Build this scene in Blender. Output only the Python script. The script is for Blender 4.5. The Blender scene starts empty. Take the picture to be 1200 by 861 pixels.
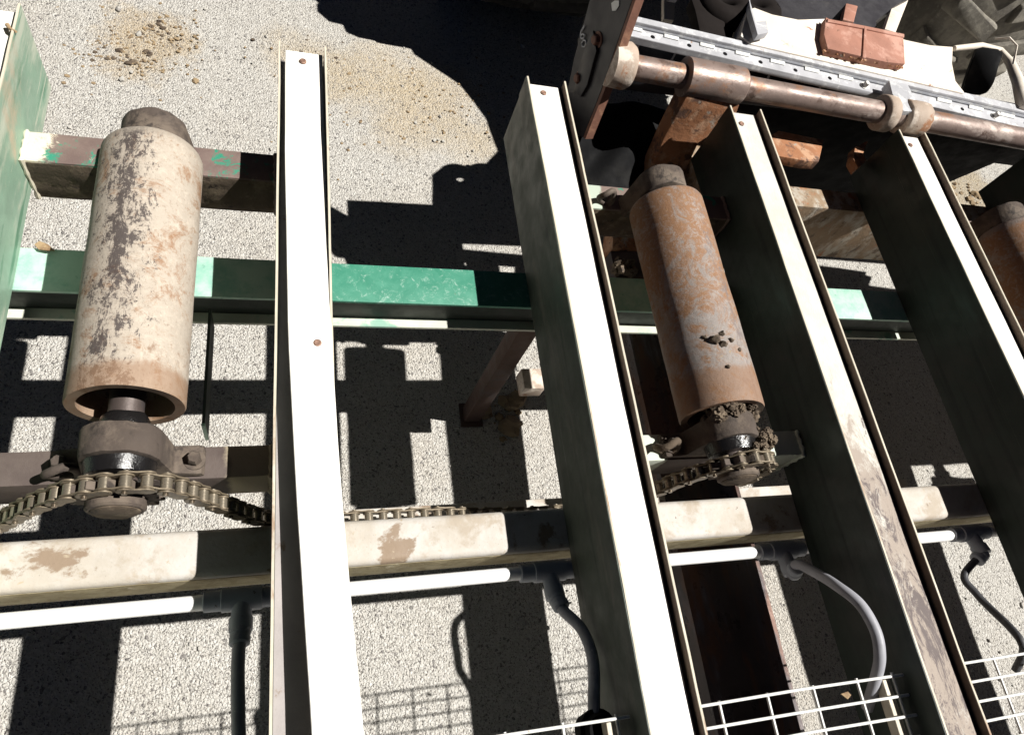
import bpy, bmesh, math, random
from mathutils import Vector, Matrix, noise
random.seed(7)
scene = bpy.context.scene
COL = scene.collection
H = 1.9                                   # camera height above the gravel; heights below are written relative to it

# ------------------------------------------------------------------ camera, sky, sun, exposure
RX = Vector((0.951, 0.006, 0.309)); RY = Vector((-0.128, -0.902, 0.413))
RX.normalize(); RY = (RY - RX * RY.dot(RX)).normalized(); RZ = RX.cross(RY)
F = 817.0
cam = bpy.data.cameras.new('camera'); camo = bpy.data.objects.new('camera', cam); COL.objects.link(camo)
cam.sensor_width = 36; cam.lens = F / 1200 * 36; cam.clip_start = 0.02; cam.clip_end = 500
camo.matrix_world = Matrix(((RX[0], -RX[1], -RX[2], 0), (RY[0], -RY[1], -RY[2], 0), (RZ[0], -RZ[1], -RZ[2], H), (0, 0, 0, 1)))
scene.camera = camo

SUN = Vector((0.6, -0.105, 1.0)).normalized()
world = bpy.data.worlds.new('World'); scene.world = world; world.use_nodes = True
wn = world.node_tree.nodes; wl = world.node_tree.links
sky = wn.new('ShaderNodeTexSky'); sky.sky_type = 'NISHITA'; sky.sun_disc = False
sky.sun_elevation = math.asin(SUN.z); sky.sun_rotation = math.atan2(SUN.x, SUN.y)
sky.altitude = 3000; sky.air_density = 0.08; sky.dust_density = 0.05; sky.ozone_density = 2.0
bg = wn['Background']; bg.inputs['Strength'].default_value = 0.05
wl.new(sky.outputs[0], bg.inputs[0])
sl = bpy.data.lights.new('sun', 'SUN'); sl.energy = 5.0; sl.angle = math.radians(0.5); sl.color = (1, 0.972, 0.925)
so = bpy.data.objects.new('sun', sl); COL.objects.link(so)
so.rotation_euler = SUN.to_track_quat('Z', 'Y').to_euler(); so.location = (3, -1, 6)
scene.view_settings.view_transform = 'Standard'; scene.view_settings.look = 'None'
scene.view_settings.gamma = 1; scene.view_settings.use_curve_mapping = False
scene.view_settings.exposure = 0.65

def ray(u, v):
    c = Vector((u - 600, v - 430.5, F)); return Vector((RX.dot(c), RY.dot(c), RZ.dot(c)))
def at(u, v, z):                           # measured point on the level z (relative to the camera height)
    d = ray(u, v); return d * (z / d.z)
def atX(u, v, x):
    d = ray(u, v); return d * (x / d.x)

# ------------------------------------------------------------------ mesh helpers
class MB:
    def __init__(s): s.bm = bmesh.new()
    def box(s, x0, x1, y0, y1, z0, z1):
        v = [s.bm.verts.new(p) for p in ((x0,y0,z0),(x1,y0,z0),(x1,y1,z0),(x0,y1,z0),(x0,y0,z1),(x1,y0,z1),(x1,y1,z1),(x0,y1,z1))]
        for f in ((3,2,1,0),(4,5,6,7),(0,1,5,4),(1,2,6,5),(2,3,7,6),(3,0,4,7)): s.bm.faces.new([v[i] for i in f])
        return s
    def loft(s, rings, closed_ring=True, caps=True):
        R = [[s.bm.verts.new(p) for p in r] for r in rings]; n = len(R[0])
        for a, b in zip(R, R[1:]):
            for i in range(n if closed_ring else n - 1):
                j = (i + 1) % n
                try: s.bm.faces.new((a[i], a[j], b[j], b[i]))
                except ValueError: pass
        if caps:
            s.bm.faces.new(R[0][::-1]); s.bm.faces.new(R[-1])
        return s
    def strip(s, st):                      # st: (y, x0, x1, z0, z1) stations along Y
        return s.loft([[(a, y, c), (b, y, c), (b, y, d), (a, y, d)] for y, a, b, c, d in st])
    def prism(s, pts, off):                # polygon of 3D points pushed by the vector off
        off = Vector(off); return s.loft([[Vector(p) for p in pts], [Vector(p) + off for p in pts]])
    def tube(s, pts, r, n=12, caps=True):
        pts = [Vector(p) for p in pts]; rings = []; up = Vector((0.13, 0.21, 1)).normalized()
        for i, p in enumerate(pts):
            t = (pts[min(i + 1, len(pts) - 1)] - pts[max(i - 1, 0)]).normalized()
            a = (up - t * up.dot(t))
            if a.length < 1e-3: a = Vector((1, 0, 0)) - t * t.x
            a.normalize(); up = a; b = t.cross(a)
            rr = r[i] if isinstance(r, (list, tuple)) else r
            rings.append([p + (a * math.cos(k * 2 * math.pi / n) + b * math.sin(k * 2 * math.pi / n)) * rr for k in range(n)])
        return s.loft(rings, caps=caps)
    def lathe(s, c, axis, prof, n=32, closed=False):   # prof: (distance along axis, radius)
        c = Vector(c); axis = Vector(axis).normalized(); a = axis.orthogonal().normalized(); b = axis.cross(a)
        rings = [[c + axis * t + (a * math.cos(k * 2 * math.pi / n) + b * math.sin(k * 2 * math.pi / n)) * r for k in range(n)] for t, r in prof]
        if closed: rings.append(rings[0])
        R = [[s.bm.verts.new(p) for p in r] for r in (rings[:-1] if closed else rings)]
        if closed: R.append(R[0])
        for p, q in zip(R, R[1:]):
            for i in range(n):
                j = (i + 1) % n
                s.bm.faces.new((p[i], p[j], q[j], q[i]))
        if not closed:
            s.bm.faces.new(R[0][::-1]); s.bm.faces.new(R[-1])
        return s
    def hexbolt(s, c, axis, r, h):
        c = Vector(c); axis = Vector(axis).normalized()
        s.lathe(c, axis, [(0, r * 1.45), (h * .25, r * 1.45)], 20)
        s.lathe(c + axis * h * .25, axis, [(0, r), (h * .75, r), (h, r * .8)], 6); return s
    def blob(s, c, r, amp=.35, sub=2, sq=(1, 1, 1), f=1.0):
        m = bmesh.new(); bmesh.ops.create_icosphere(m, subdivisions=sub, radius=1)
        sd = Vector((random.random() * 50, random.random() * 50, random.random() * 50)); mp = {}
        for v in m.verts:
            k = 1 + amp * noise.noise(v.co * 1.7 * f + sd) + amp * .5 * noise.noise(v.co * 4.1 * f + sd)
            mp[v] = s.bm.verts.new(Vector(c) + Vector((v.co.x * sq[0], v.co.y * sq[1], v.co.z * sq[2])) * r * k)
        for f_ in m.faces: s.bm.faces.new([mp[v] for v in f_.verts])
        m.free(); return s
    def build(s, name, mat, parent=None, bevel=0.0, seg=2, sharp=38, rough=0.0, rfreq=20.0):
        bm = s.bm
        bmesh.ops.recalc_face_normals(bm, faces=bm.faces[:])
        if bevel:
            es = [e for e in bm.edges if len(e.link_faces) == 2 and e.calc_face_angle(0) > math.radians(35)]
            bmesh.ops.bevel(bm, geom=es, offset=bevel, segments=seg, affect='EDGES', profile=.6, clamp_overlap=True)
        if rough:
            for v in bm.verts:
                v.co += noise.noise_vector(v.co * rfreq) * rough
        off = Vector((0, 0, 0)); p = parent
        if p is not None:
            r = p
            while r.parent: r = r.parent
            off = Vector(r['_o'])
        for v in bm.verts: v.co = v.co + Vector((0, 0, H)) - off
        for e in bm.edges:
            e.smooth = not (len(e.link_faces) == 2 and e.calc_face_angle(0) > math.radians(sharp))
        for f in bm.faces: f.smooth = True
        me = bpy.data.meshes.new(name); bm.to_mesh(me); bm.free()
        o = bpy.data.objects.new(name, me); COL.objects.link(o)
        me.materials.append(mat)
        if parent is not None: o.parent = parent
        else: o['_o'] = (0.0, 0.0, 0.0)
        return o

def thing(name, label, cat, loc, group=None):
    o = bpy.data.objects.new(name, None); COL.objects.link(o); o.empty_display_size = .05
    p = Vector(loc) + Vector((0, 0, H)); o.location = p; o['_o'] = tuple(p)
    o['label'] = label; o['category'] = cat
    if group: o['group'] = group
    return o
def tag(o, label, cat, group=None, kind=None):
    if label: o['label'] = label
    if cat: o['category'] = cat
    if group: o['group'] = group
    if kind: o['kind'] = kind
    return o

# ------------------------------------------------------------------ materials
class NT:
    def __init__(s, name):
        s.m = bpy.data.materials.new(name); s.m.use_nodes = True; s.t = s.m.node_tree; s.n = s.t.nodes
        s.b = s.n['Principled BSDF']; s.co = s.n.new('ShaderNodeTexCoord').outputs['Object']
    def link(s, a, b): s.t.links.new(a, b)
    def mapping(s, scale=(1,1,1), loc=(0,0,0), rot=(0,0,0)):
        m = s.n.new('ShaderNodeMapping'); s.link(s.co, m.inputs[0])
        m.inputs['Scale'].default_value = scale; m.inputs['Location'].default_value = loc; m.inputs['Rotation'].default_value = rot
        return m.outputs[0]
    def noise(s, scale, detail=5, rough=.6, vec=None, dist=0.0, w=0.0):
        n = s.n.new('ShaderNodeTexNoise'); n.noise_dimensions = '4D'; n.inputs['W'].default_value = w
        s.link(vec or s.co, n.inputs['Vector']); n.inputs['Scale'].default_value = scale
        n.inputs['Detail'].default_value = detail; n.inputs['Roughness'].default_value = rough; n.inputs['Distortion'].default_value = dist
        return n.outputs['Fac']
    def ramp(s, fac, a, b, va=0.0, vb=1.0):
        r = s.n.new('ShaderNodeMapRange'); r.clamp = True; r.interpolation_type = 'SMOOTHSTEP'
        s.link(fac, r.inputs['Value']); r.inputs['From Min'].default_value = a; r.inputs['From Max'].default_value = b
        r.inputs['To Min'].default_value = va; r.inputs['To Max'].default_value = vb; return r.outputs[0]
    def mix(s, fac, a, b):
        m = s.n.new('ShaderNodeMix'); m.data_type = 'RGBA'
        if hasattr(fac, 'is_linked'): s.link(fac, m.inputs[0])
        else: m.inputs[0].default_value = fac
        for i, c in ((6, a), (7, b)):
            if isinstance(c, tuple): m.inputs[i].default_value = (*c, 1)
            else: s.link(c, m.inputs[i])
        return m.outputs[2]
    def math(s, op, a, b=0.0):
        m = s.n.new('ShaderNodeMath'); m.operation = op
        for i, x in enumerate((a, b)):
            if isinstance(x, (int, float)): m.inputs[i].default_value = x
            else: s.link(x, m.inputs[i])
        return m.outputs[0]
    def xyz(s, i):
        n = s.n.new('ShaderNodeSeparateXYZ'); s.link(s.co, n.inputs[0]); return n.outputs[i]
    def bump(s, h, strength=.4, dist=.002, prev=None):
        b = s.n.new('ShaderNodeBump'); b.inputs['Strength'].default_value = strength; b.inputs['Distance'].default_value = dist
        s.link(h, b.inputs['Height'])
        if prev is not None: s.link(prev, b.inputs['Normal'])
        return b.outputs[0]
    def done(s, col, rough=.6, metal=0.0, nrm=None, spec=.4):
        if isinstance(col, tuple): s.b.inputs['Base Color'].default_value = (*col, 1)
        else: s.link(col, s.b.inputs['Base Color'])
        if isinstance(rough, float): s.b.inputs['Roughness'].default_value = rough
        else: s.link(rough, s.b.inputs['Roughness'])
        s.b.inputs['Metallic'].default_value = metal; s.b.inputs['Specular IOR Level'].default_value = spec
        if nrm is not None: s.link(nrm, s.b.inputs['Normal'])
        return s.m

def worn(name, base, layers, rough=.6, metal=0.0, bump=.25, bscale=90, spec=.35, var=.25, grit=0.0):
    """base paint or metal with worn layers: (colour, noise scale, low, high, stretch xyz)"""
    t = NT(name); c = base
    v = t.noise(14, 6, .65, w=1.3)
    c = t.mix(t.ramp(v, .3, .75), base, tuple(x * (1 - var) for x in base))
    for i, L in enumerate(layers):
        col, sc, lo, hi = L[:4]; st = L[4] if len(L) > 4 else (1, 1, 1)
        f = t.noise(sc, 8, .68, vec=t.mapping(scale=st), w=3.1 * i + len(name) * .37, dist=.3)
        c = t.mix(t.ramp(f, lo, hi), c, col)
    if grit:
        f = t.noise(260, 3, .7, w=8.2); c = t.mix(t.ramp(f, .62, .72, 0, grit), c, (.05, .04, .03))
    h = t.noise(bscale, 6, .7, w=5.5)
    r = t.ramp(t.noise(22, 5, .6, w=7.7), .3, .7, max(0.05, rough - .12), min(1, rough + .12))
    return t.done(c, r, metal, t.bump(h, bump, .0025), spec)

def gravel_mat():
    t = NT('gravel')
    w = t.noise(60, 3, .6, w=2)
    vm = t.n.new('ShaderNodeVectorMath'); vm.operation = 'MULTIPLY_ADD'
    cn = t.n.new('ShaderNodeTexNoise'); cn.inputs['Scale'].default_value = 55; t.link(t.co, cn.inputs['Vector'])
    t.link(cn.outputs['Color'], vm.inputs[0]); vm.inputs[1].default_value = (.008, .008, .008); t.link(t.co, vm.inputs[2])
    def vor(scale, feat='F1'):
        v = t.n.new('ShaderNodeTexVoronoi'); v.feature = feat; v.inputs['Scale'].default_value = scale
        t.link(vm.outputs[0], v.inputs['Vector']); return v
    v1 = vor(165); v2 = vor(380)
    s1 = t.n.new('ShaderNodeSeparateColor'); t.link(v1.outputs['Color'], s1.inputs[0])
    s2 = t.n.new('ShaderNodeSeparateColor'); t.link(v2.outputs['Color'], s2.inputs[0])
    c = t.mix(t.ramp(s1.outputs[0], .0, 1.0), (.44, .42, .38), (.56, .54, .50))
    c0 = c
    big = t.noise(1.6, 5, .6, w=4)
    c = t.mix(t.ramp(big, .45, .7, 0, .3), c, (.42, .36, .28))
    # blown-in sand and soil, each patch where it lies
    def patch(cx, cy, r, col, amt, lo=.35, hi=.75, sc=7):
        nonlocal c
        dx = t.math('SUBTRACT', t.xyz(0), cx); dy = t.math('SUBTRACT', t.xyz(1), cy)
        d = t.math('SQRT', t.math('ADD', t.math('MULTIPLY', dx, dx), t.math('MULTIPLY', dy, dy)))
        f = t.math('SUBTRACT', 1.0, t.math('DIVIDE', d, r))
        f = t.math('ADD', f, t.math('MULTIPLY', t.math('SUBTRACT', t.noise(sc, 8, .75, w=cx), .5), 1.5))
        c = t.mix(t.ramp(f, lo, hi, 0, amt), c, col)
    p = at(170, 48, -H); patch(p.x, p.y, .34, (.43, .335, .21), .75)
    for u, v, r in ((400, 95, .3), (455, 85, .3), (515, 110, .3), (480, 140, .3), (560, 165, .25), (350, 70, .25)):
        p = at(u, v, -H); patch(p.x, p.y, r, (.46, .37, .24), .65, .22, .9)
    p = at(1135, 225, -H); patch(p.x, p.y, .4, (.34, .25, .12), .6)
    c = t.mix(t.ramp(s2.outputs[1], .6, 1.0, 0, .55), c, (.58, .56, .52))
    c = t.mix(t.ramp(s2.outputs[0], .84, .93, 0, .8), c, (.16, .14, .125))
    c = t.mix(t.ramp(s1.outputs[2], .95, .97, 0, .7), c, (.10, .09, .09))
    h = t.math('ADD', t.math('MULTIPLY', v1.outputs['Distance'], -1.0), t.math('MULTIPLY', v2.outputs['Distance'], -.45))
    n1 = t.bump(h, 1.0, .0055); n2 = t.bump(t.noise(14, 6, .7, w=9), .35, .02, n1)
    return t.done(c, .95, 0, n2, .15)

M = {}
M['gravel'] = gravel_mat()
M['stone'] = worn('loose_stone', (.44, .42, .38), [((.20, .18, .17), 12, .5, .62)], .9)
M['clod'] = worn('clod', (.30, .22, .13), [((.16, .11, .07), 40, .5, .64)], .95, bump=.6)
M['white'] = worn('white_paint', (.80, .78, .72), [((.62, .55, .42), 5, .62, .78, (1, .35, 1)), ((.30, .20, .12), 60, .70, .73), ((.34, .29, .23), 26, .66, .71, (1.4, .12, 1)), ((.38, .33, .27), 11, .68, .74)], .5, bump=.25, var=.08)
t = NT('scraped_white_paint')
c = t.mix(t.ramp(t.noise(12, 6, .7), .35, .7), (.60, .585, .53), (.50, .48, .43))
nr = t.ramp(t.xyz(1), 1.85, 1.25)
f = t.math('ADD', t.math('MULTIPLY', nr, .34), t.noise(13, 9, .8, vec=t.mapping(scale=(1.5, .6, 1)), dist=.8, w=4))
c = t.mix(t.ramp(f, .66, .80), c, (.34, .285, .24))
f2_ = t.math('ADD', t.math('MULTIPLY', nr, .22), t.noise(30, 9, .85, vec=t.mapping(scale=(1, .35, 1)), dist=1.0, w=14))
c = t.mix(t.ramp(f2_, .70, .77), c, (.13, .105, .10))
c = t.mix(t.ramp(t.noise(45, 8, .8, w=24), .62, .68, 0, .7), c, (.70, .68, .62))
M['white_worn'] = t.done(c, .65, 0, t.bump(f2_, .6, .004), .3)
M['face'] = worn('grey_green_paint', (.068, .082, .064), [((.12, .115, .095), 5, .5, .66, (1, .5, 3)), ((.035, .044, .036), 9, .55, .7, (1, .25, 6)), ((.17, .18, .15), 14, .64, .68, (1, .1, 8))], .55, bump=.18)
M['face_shaded'] = worn('dark_green_paint', (.026, .036, .029), [((.034, .034, .03), 5, .5, .66), ((.012, .018, .015), 9, .5, .7, (1, .25, 6)), ((.06, .075, .06), 22, .67, .70, (1, .1, 8))], .5, bump=.15)  # darker copy of the green paint, shade put into the colour
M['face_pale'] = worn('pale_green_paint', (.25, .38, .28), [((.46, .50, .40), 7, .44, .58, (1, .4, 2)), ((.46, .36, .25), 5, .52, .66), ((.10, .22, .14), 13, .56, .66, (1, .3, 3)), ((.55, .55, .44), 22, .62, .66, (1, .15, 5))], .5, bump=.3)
M['lip'] = worn('rusty_lip', (.12, .08, .06), [((.17, .12, .085), 14, .45, .65, (1, .3, 1)), ((.07, .05, .045), 25, .55, .65)], .75, bump=.4)
M['edge'] = worn('rubbed_edge', (.60, .54, .43), [((.30, .20, .13), 20, .56, .66, (1, .25, 1))], .6)
M['green'] = None
t = NT('green_enamel')
x = t.xyz(0)
inner = t.math('MULTIPLY', t.ramp(x, .03, .08), t.ramp(x, .6, .75, 1, 0))
sc = t.noise(16, 8, .75, dist=1.2, w=2)
c = t.mix(t.ramp(sc, .35, .7), (.04, .20, .13), (.075, .26, .18))
c = t.mix(t.ramp(t.noise(48, 9, .85, dist=1.6, w=6), .53, .64, 0, .75), c, (.36, .50, .43))
pale = t.mix(t.ramp(t.noise(20, 7, .7, w=1), .4, .65), (.42, .58, .48), (.24, .45, .36))
pale = t.mix(t.ramp(t.noise(60, 7, .7, w=12), .6, .66, 0, .7), pale, (.12, .30, .22))
c = t.mix(inner, pale, c)
c = t.mix(t.ramp(t.noise(30, 6, .7, w=21), .69, .72), c, (.20, .12, .07))
M['green'] = t.done(c, .45, 0, t.bump(t.noise(80, 5, .7), .15, .002), .4)
M['green_edge'] = worn('pale_green_edge', (.60, .62, .52), [((.25, .42, .33), 12, .55, .65)], .6)
t = NT('brown_tube_paint')
x = t.xyz(0)
c = t.mix(t.ramp(t.noise(11, 7, .7), .35, .65), (.13, .09, .08), (.19, .14, .12))
c = t.mix(t.ramp(t.noise(22, 8, .8, w=3, dist=.9), .54, .60), c, (.03, .22, .14))
c = t.mix(t.ramp(t.noise(40, 8, .8, w=23), .60, .66, 0, .7), c, (.36, .33, .27))
e1 = t.math('ADD', t.ramp(x, -.34, -.45), t.math('MULTIPLY', t.math('SUBTRACT', t.noise(30, 9, .85, w=7, dist=.8), .5), 2.2))
e2 = t.math('MULTIPLY', t.ramp(x, .70, .64), t.ramp(x, .5, .56))
e2 = t.math('ADD', e2, t.math('MULTIPLY', t.math('SUBTRACT', t.noise(26, 6, .7, w=9), .5), 1.2))
c = t.mix(t.ramp(e1, .45, .65), c, (.66, .60, .47)); c = t.mix(t.ramp(e2, .45, .65), c, (.40, .46, .38))
M['tube_brown'] = t.done(c, .6, 0, t.bump(t.noise(70, 6, .75), .4, .003), .35)
t = NT('rusty_cross_tube')
x = t.xyz(0)
c = t.mix(t.ramp(t.noise(9, 7, .7), .35, .65), (.075, .056, .05), (.11, .086, .075))
e1 = t.math('ADD', t.math('MULTIPLY', t.ramp(x, -.12, -.06), t.ramp(x, .1, .0)), t.math('MULTIPLY', t.math('SUBTRACT', t.noise(20, 6, .7, w=7), .5), .9))
e2 = t.math('ADD', t.math('MAXIMUM', t.ramp(x, .70, .665), t.ramp(x, .80, .85)), t.math('MULTIPLY', t.math('SUBTRACT', t.noise(20, 6, .7, w=9), .5), .9))
e2 = t.math('MULTIPLY', e2, t.ramp(x, .4, .45))
c = t.mix(t.ramp(e1, .5, .8), c, (.45, .38, .26)); c = t.mix(t.ramp(e2, .45, .7), c, (.50, .54, .46))
M['tube_rust'] = t.done(c, .65, 0, t.bump(t.noise(70, 6, .75), .4, .003), .3)
M['cream'] = worn('cream_paint', (.45, .405, .345), [((.50, .475, .44), 6, .42, .6), ((.37, .315, .25), 18, .50, .64), ((.25, .185, .13), 8, .565, .61), ((.40, .33, .24), 70, .60, .68), ((.13, .08, .05), 65, .67, .70)], .65, bump=.4, var=.1, grit=.5)
M['olive'] = worn('olive_dirt', (.34, .29, .18), [((.22, .18, .10), 40, .45, .6), ((.46, .41, .30), 25, .58, .66)], .95, bump=.8, bscale=120)
M['mudrust'] = worn('mud_caked_rust', (.27, .19, .12), [((.38, .34, .28), 16, .48, .6, (1, 1, .6)), ((.30, .12, .05), 18, .56, .66, (1, 1, .5)), ((.12, .085, .06), 34, .54, .62, (1, 1, .5))], .85, bump=1.0, bscale=40)
M['pipe'] = worn('white_plastic', (.80, .80, .79), [((.55, .50, .42), 30, .68, .74)], .4, bump=.05, var=.03)
M['fitting'] = worn('grey_plastic_fitting', (.34, .36, .40), [((.12, .10, .08), 50, .62, .68)], .45, bump=.2)  # grey plastic, its blue tint stands in for sky light in shade
M['hose'] = worn('grey_rubber', (.36, .36, .39), [((.24, .24, .25), 16, .5, .65), ((.5, .5, .5), 60, .62, .68)], .5, bump=.1)
M['black'] = worn('black_rubber', (.006, .006, .0065), [((.013, .0125, .012), 9, .5, .7)], .85, bump=.3, bscale=30, spec=.12)
M['soil'] = worn('dried_mud', (.105, .078, .055), [((.17, .13, .09), 26, .5, .62), ((.04, .03, .025), 40, .55, .65)], .95, bump=1.0, bscale=60)
M['housing'] = worn('dirty_cast_iron', (.085, .066, .054), [((.14, .11, .085), 14, .48, .62), ((.045, .036, .03), 30, .55, .65)], .85, bump=.8, bscale=70)
M['grease'] = worn('black_grease', (.012, .011, .011), [((.05, .04, .035), 30, .6, .7)], .22, bump=.9, bscale=45, spec=.6)
M['shaft'] = worn('brown_steel', (.10, .078, .07), [((.06, .05, .05), 10, .5, .62, (1, 1, 1)), ((.22, .18, .15), 18, .62, .7)], .5, metal=.3, bump=.3)
M['chain'] = worn('oily_chain_steel', (.20, .16, .11), [((.09, .07, .05), 40, .5, .62), ((.44, .37, .26), 60, .6, .68)], .5, metal=.35, bump=.3)
M['chain_roller'] = worn('polished_chain_roller', (.31, .265, .20), [((.13, .10, .07), 50, .48, .6)], .35, metal=.6, bump=.2)
M['wire'] = worn('galvanised_wire', (.74, .74, .71), [((.40, .34, .26), 40, .62, .68)], .5, bump=.1, var=.08)
M['darksteel'] = worn('dark_painted_steel', (.030, .028, .032), [((.055, .05, .05), 12, .55, .68), ((.10, .09, .085), 40, .70, .73)], .45, bump=.2)
M['rustedge'] = worn('red_brown_rust', (.20, .095, .065), [((.30, .16, .10), 18, .5, .64), ((.09, .05, .04), 25, .58, .66)], .7, bump=.5)
M['rust'] = worn('orange_rust', (.33, .145, .068), [((.44, .26, .16), 16, .48, .60), ((.12, .065, .045), 22, .52, .60), ((.34, .29, .24), 30, .58, .66), ((.08, .05, .04), 70, .62, .68)], .85, bump=1.0, bscale=50)
M['redblock'] = worn('red_oxide_casting', (.36, .17, .12), [((.46, .26, .20), 14, .5, .65), ((.16, .08, .05), 40, .6, .66)], .8, bump=.5)
M['cast'] = worn('pale_cast_paint', (.72, .64, .54), [((.80, .74, .66), 7, .5, .6), ((.36, .18, .12), 12, .62, .67)], .6, bump=.25, var=.08)
M['galv'] = worn('galvanised_steel', (.46, .46, .48), [((.60, .60, .60), 26, .5, .6), ((.30, .20, .14), 22, .64, .67)], .5, metal=.05, bump=.2)
M['galvdark'] = worn('grey_steel', (.20, .205, .225), [((.28, .28, .28), 26, .5, .6)], .5, metal=.2, bump=.2)
M['castrust'] = worn('rubbed_casting', (.42, .33, .26), [((.60, .52, .44), 14, .5, .6), ((.30, .15, .08), 18, .56, .64), ((.16, .10, .07), 50, .62, .68)], .7, bump=.5)
M['polish'] = worn('worn_shaft_steel', (.235, .175, .15), [((.40, .33, .29), 11, .52, .62, (.5, 1, 1)), ((.26, .14, .085), 14, .54, .64), ((.12, .08, .065), 30, .55, .64), ((.07, .05, .045), 60, .64, .70)], .45, metal=.25, bump=.4)
M['tyre'] = worn('dusty_tyre_rubber', (.17, .155, .13), [((.24, .22, .18), 14, .42, .6), ((.25, .23, .19), 50, .54, .66)], .9, bump=.6)
M['tyre_shaded'] = worn('black_tyre_rubber', (.022, .021, .02), [((.04, .037, .033), 20, .5, .65)], .85, bump=.5)  # shaded copy of the tyre rubber, the shade is in the colour
M['tine'] = worn('dark_worn_fork_steel', (.062, .05, .05), [((.10, .095, .11), 8, .52, .66, (3, .6, 1)), ((.10, .052, .036), 10, .48, .62, (2, .5, 1))], .35, metal=.3, bump=.2)
M['leg'] = worn('brown_leg_paint', (.075, .042, .03), [((.06, .045, .04), 12, .5, .65)], .7)
M['chalk'] = worn('chalk', (.85, .85, .86), [((.6, .6, .6), 60, .5, .7)], .9)
M['dark'] = worn('dark_inside', (.014, .011, .01), [], .9, spec=.1)
M['wood'] = worn('dry_wood', (.40, .28, .16), [((.22, .14, .08), 30, .5, .6)], .9)
M['bolt'] = worn('rusty_bolt', (.30, .18, .13), [((.14, .08, .06), 60, .5, .6)], .6, metal=.3)
M['bolt_bright'] = worn('bright_bolt', (.72, .70, .66), [((.40, .30, .2), 60, .58, .66)], .5)

def roller_mat(name, pale, rust, rustlo, scuff, sccol, yel=None, scw=.8, bias=0.0):
    t = NT(name); P = lambda k, c: tuple(min(.85, k * q) for q in c)
    f0 = t.math('ADD', t.noise(13, 10, .8, w=1, dist=1.4), t.math('MULTIPLY', t.ramp(t.xyz(1), .0, .42), bias))
    c = t.mix(t.ramp(f0, rustlo, rustlo + .12), pale, rust)
    c = t.mix(t.ramp(t.noise(40, 10, .85, w=31, dist=1.4), .50, .60, 0, .8), c, P(1.25, pale))
    c = t.mix(t.ramp(t.noise(26, 9, .8, w=41, vec=t.mapping(scale=(1, .7, 1)), dist=.6), .56, .68, 0, .8), c, P(.75, rust))
    c = t.mix(t.ramp(t.noise(95, 6, .85, w=2), .52, .66, 0, .5), c, P(1.3, pale))
    c = t.mix(t.ramp(t.noise(120, 6, .85, w=52), .54, .66, 0, .55), c, P(.55, rust))
    if yel: c = t.mix(t.ramp(t.noise(75, 8, .85, w=14), .58, .66, 0, .75), c, yel)
    # scuffs where logs drag along the crown, a ragged band a little left of the top
    xx = t.xyz(0); d = t.math('ABSOLUTE', t.math('SUBTRACT', xx, scuff))
    f = t.math('SUBTRACT', scw, t.math('MULTIPLY', d, 10.0))
    f = t.math('ADD', f, t.math('MULTIPLY', t.math('SUBTRACT', t.noise(38, 10, .85, vec=t.mapping(scale=(1.2, .5, 1)), w=5, dist=1.2), .5), 3.4))
    f = t.math('ADD', f, t.math('MULTIPLY', t.math('SUBTRACT', t.noise(150, 5, .85, w=35), .5), 1.6))
    c = t.mix(t.ramp(f, .60, .82, 0, .85), c, sccol)
    # long rubbed scratches along the shell
    c = t.mix(t.ramp(t.noise(90, 5, .7, vec=t.mapping(scale=(1, .06, 1)), w=61), .63, .70, 0, .55), c, P(1.3, pale))
    c = t.mix(t.ramp(t.noise(130, 4, .8, w=9), .66, .72, 0, .75), c, (.09, .06, .05))
    yy = t.xyz(1)
    e = t.ramp(yy, .06, .0)
    c = t.mix(t.ramp(t.math('ADD', t.ramp(yy, .40, .45), t.math('SUBTRACT', t.noise(25, 6, .7, w=27), .5)), .5, .8, 0, .7), c, P(.8, pale))
    e = t.math('ADD', e, t.math('SUBTRACT', t.noise(25, 6, .7, w=17), .5))
    c = t.mix(t.ramp(e, .55, .9, 0, .7), c, tuple(k * .9 for k in rust))
    return t.done(c, .6, .05, t.bump(t.noise(75, 9, .8), .55, .0035), .3)
M['roller_a'] = roller_mat('pale_worn_roller', (.415, .36, .295), (.28, .165, .095), .50, -.018, (.034, .025, .028), None, .84)
M['roller_b'] = roller_mat('rusty_roller', (.255, .225, .205), (.25, .135, .072), .48, .03, (.17, .14, .132), (.36, .23, .075), .62, .13)

# ------------------------------------------------------------------ the ground
def axis_pts(lo, hi, step, far):
    a = [lo + i * step for i in range(int((hi - lo) / step) + 1)]
    return [-far, -far * .4, -far * .15] + a + [far * .15, far * .4, far]
gx = axis_pts(-3, 5.4, .06, 90); gy = axis_pts(-2.4, 5.4, .06, 90)
bm = bmesh.new(); G = []
for y in gy:
    row = []
    for x in gx:
        z = 0
        if -3 < x < 5.4 and -2.4 < y < 5.4:
            z = .008 * noise.noise(Vector((x * 2.2, y * 2.2, 0))) + .004 * noise.noise(Vector((x * 9, y * 9, 3)))
        row.append(bm.verts.new((x, y, z)))
    G.append(row)
for j in range(len(gy) - 1):
    for i in range(len(gx) - 1): bm.faces.new((G[j][i], G[j][i + 1], G[j + 1][i + 1], G[j + 1][i]))
for f in bm.faces: f.smooth = True
me = bpy.data.meshes.new('ground'); bm.to_mesh(me); bm.free(); me.materials.append(M['gravel'])
ground = bpy.data.objects.new('ground', me); COL.objects.link(ground); ground['kind'] = 'structure'

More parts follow.
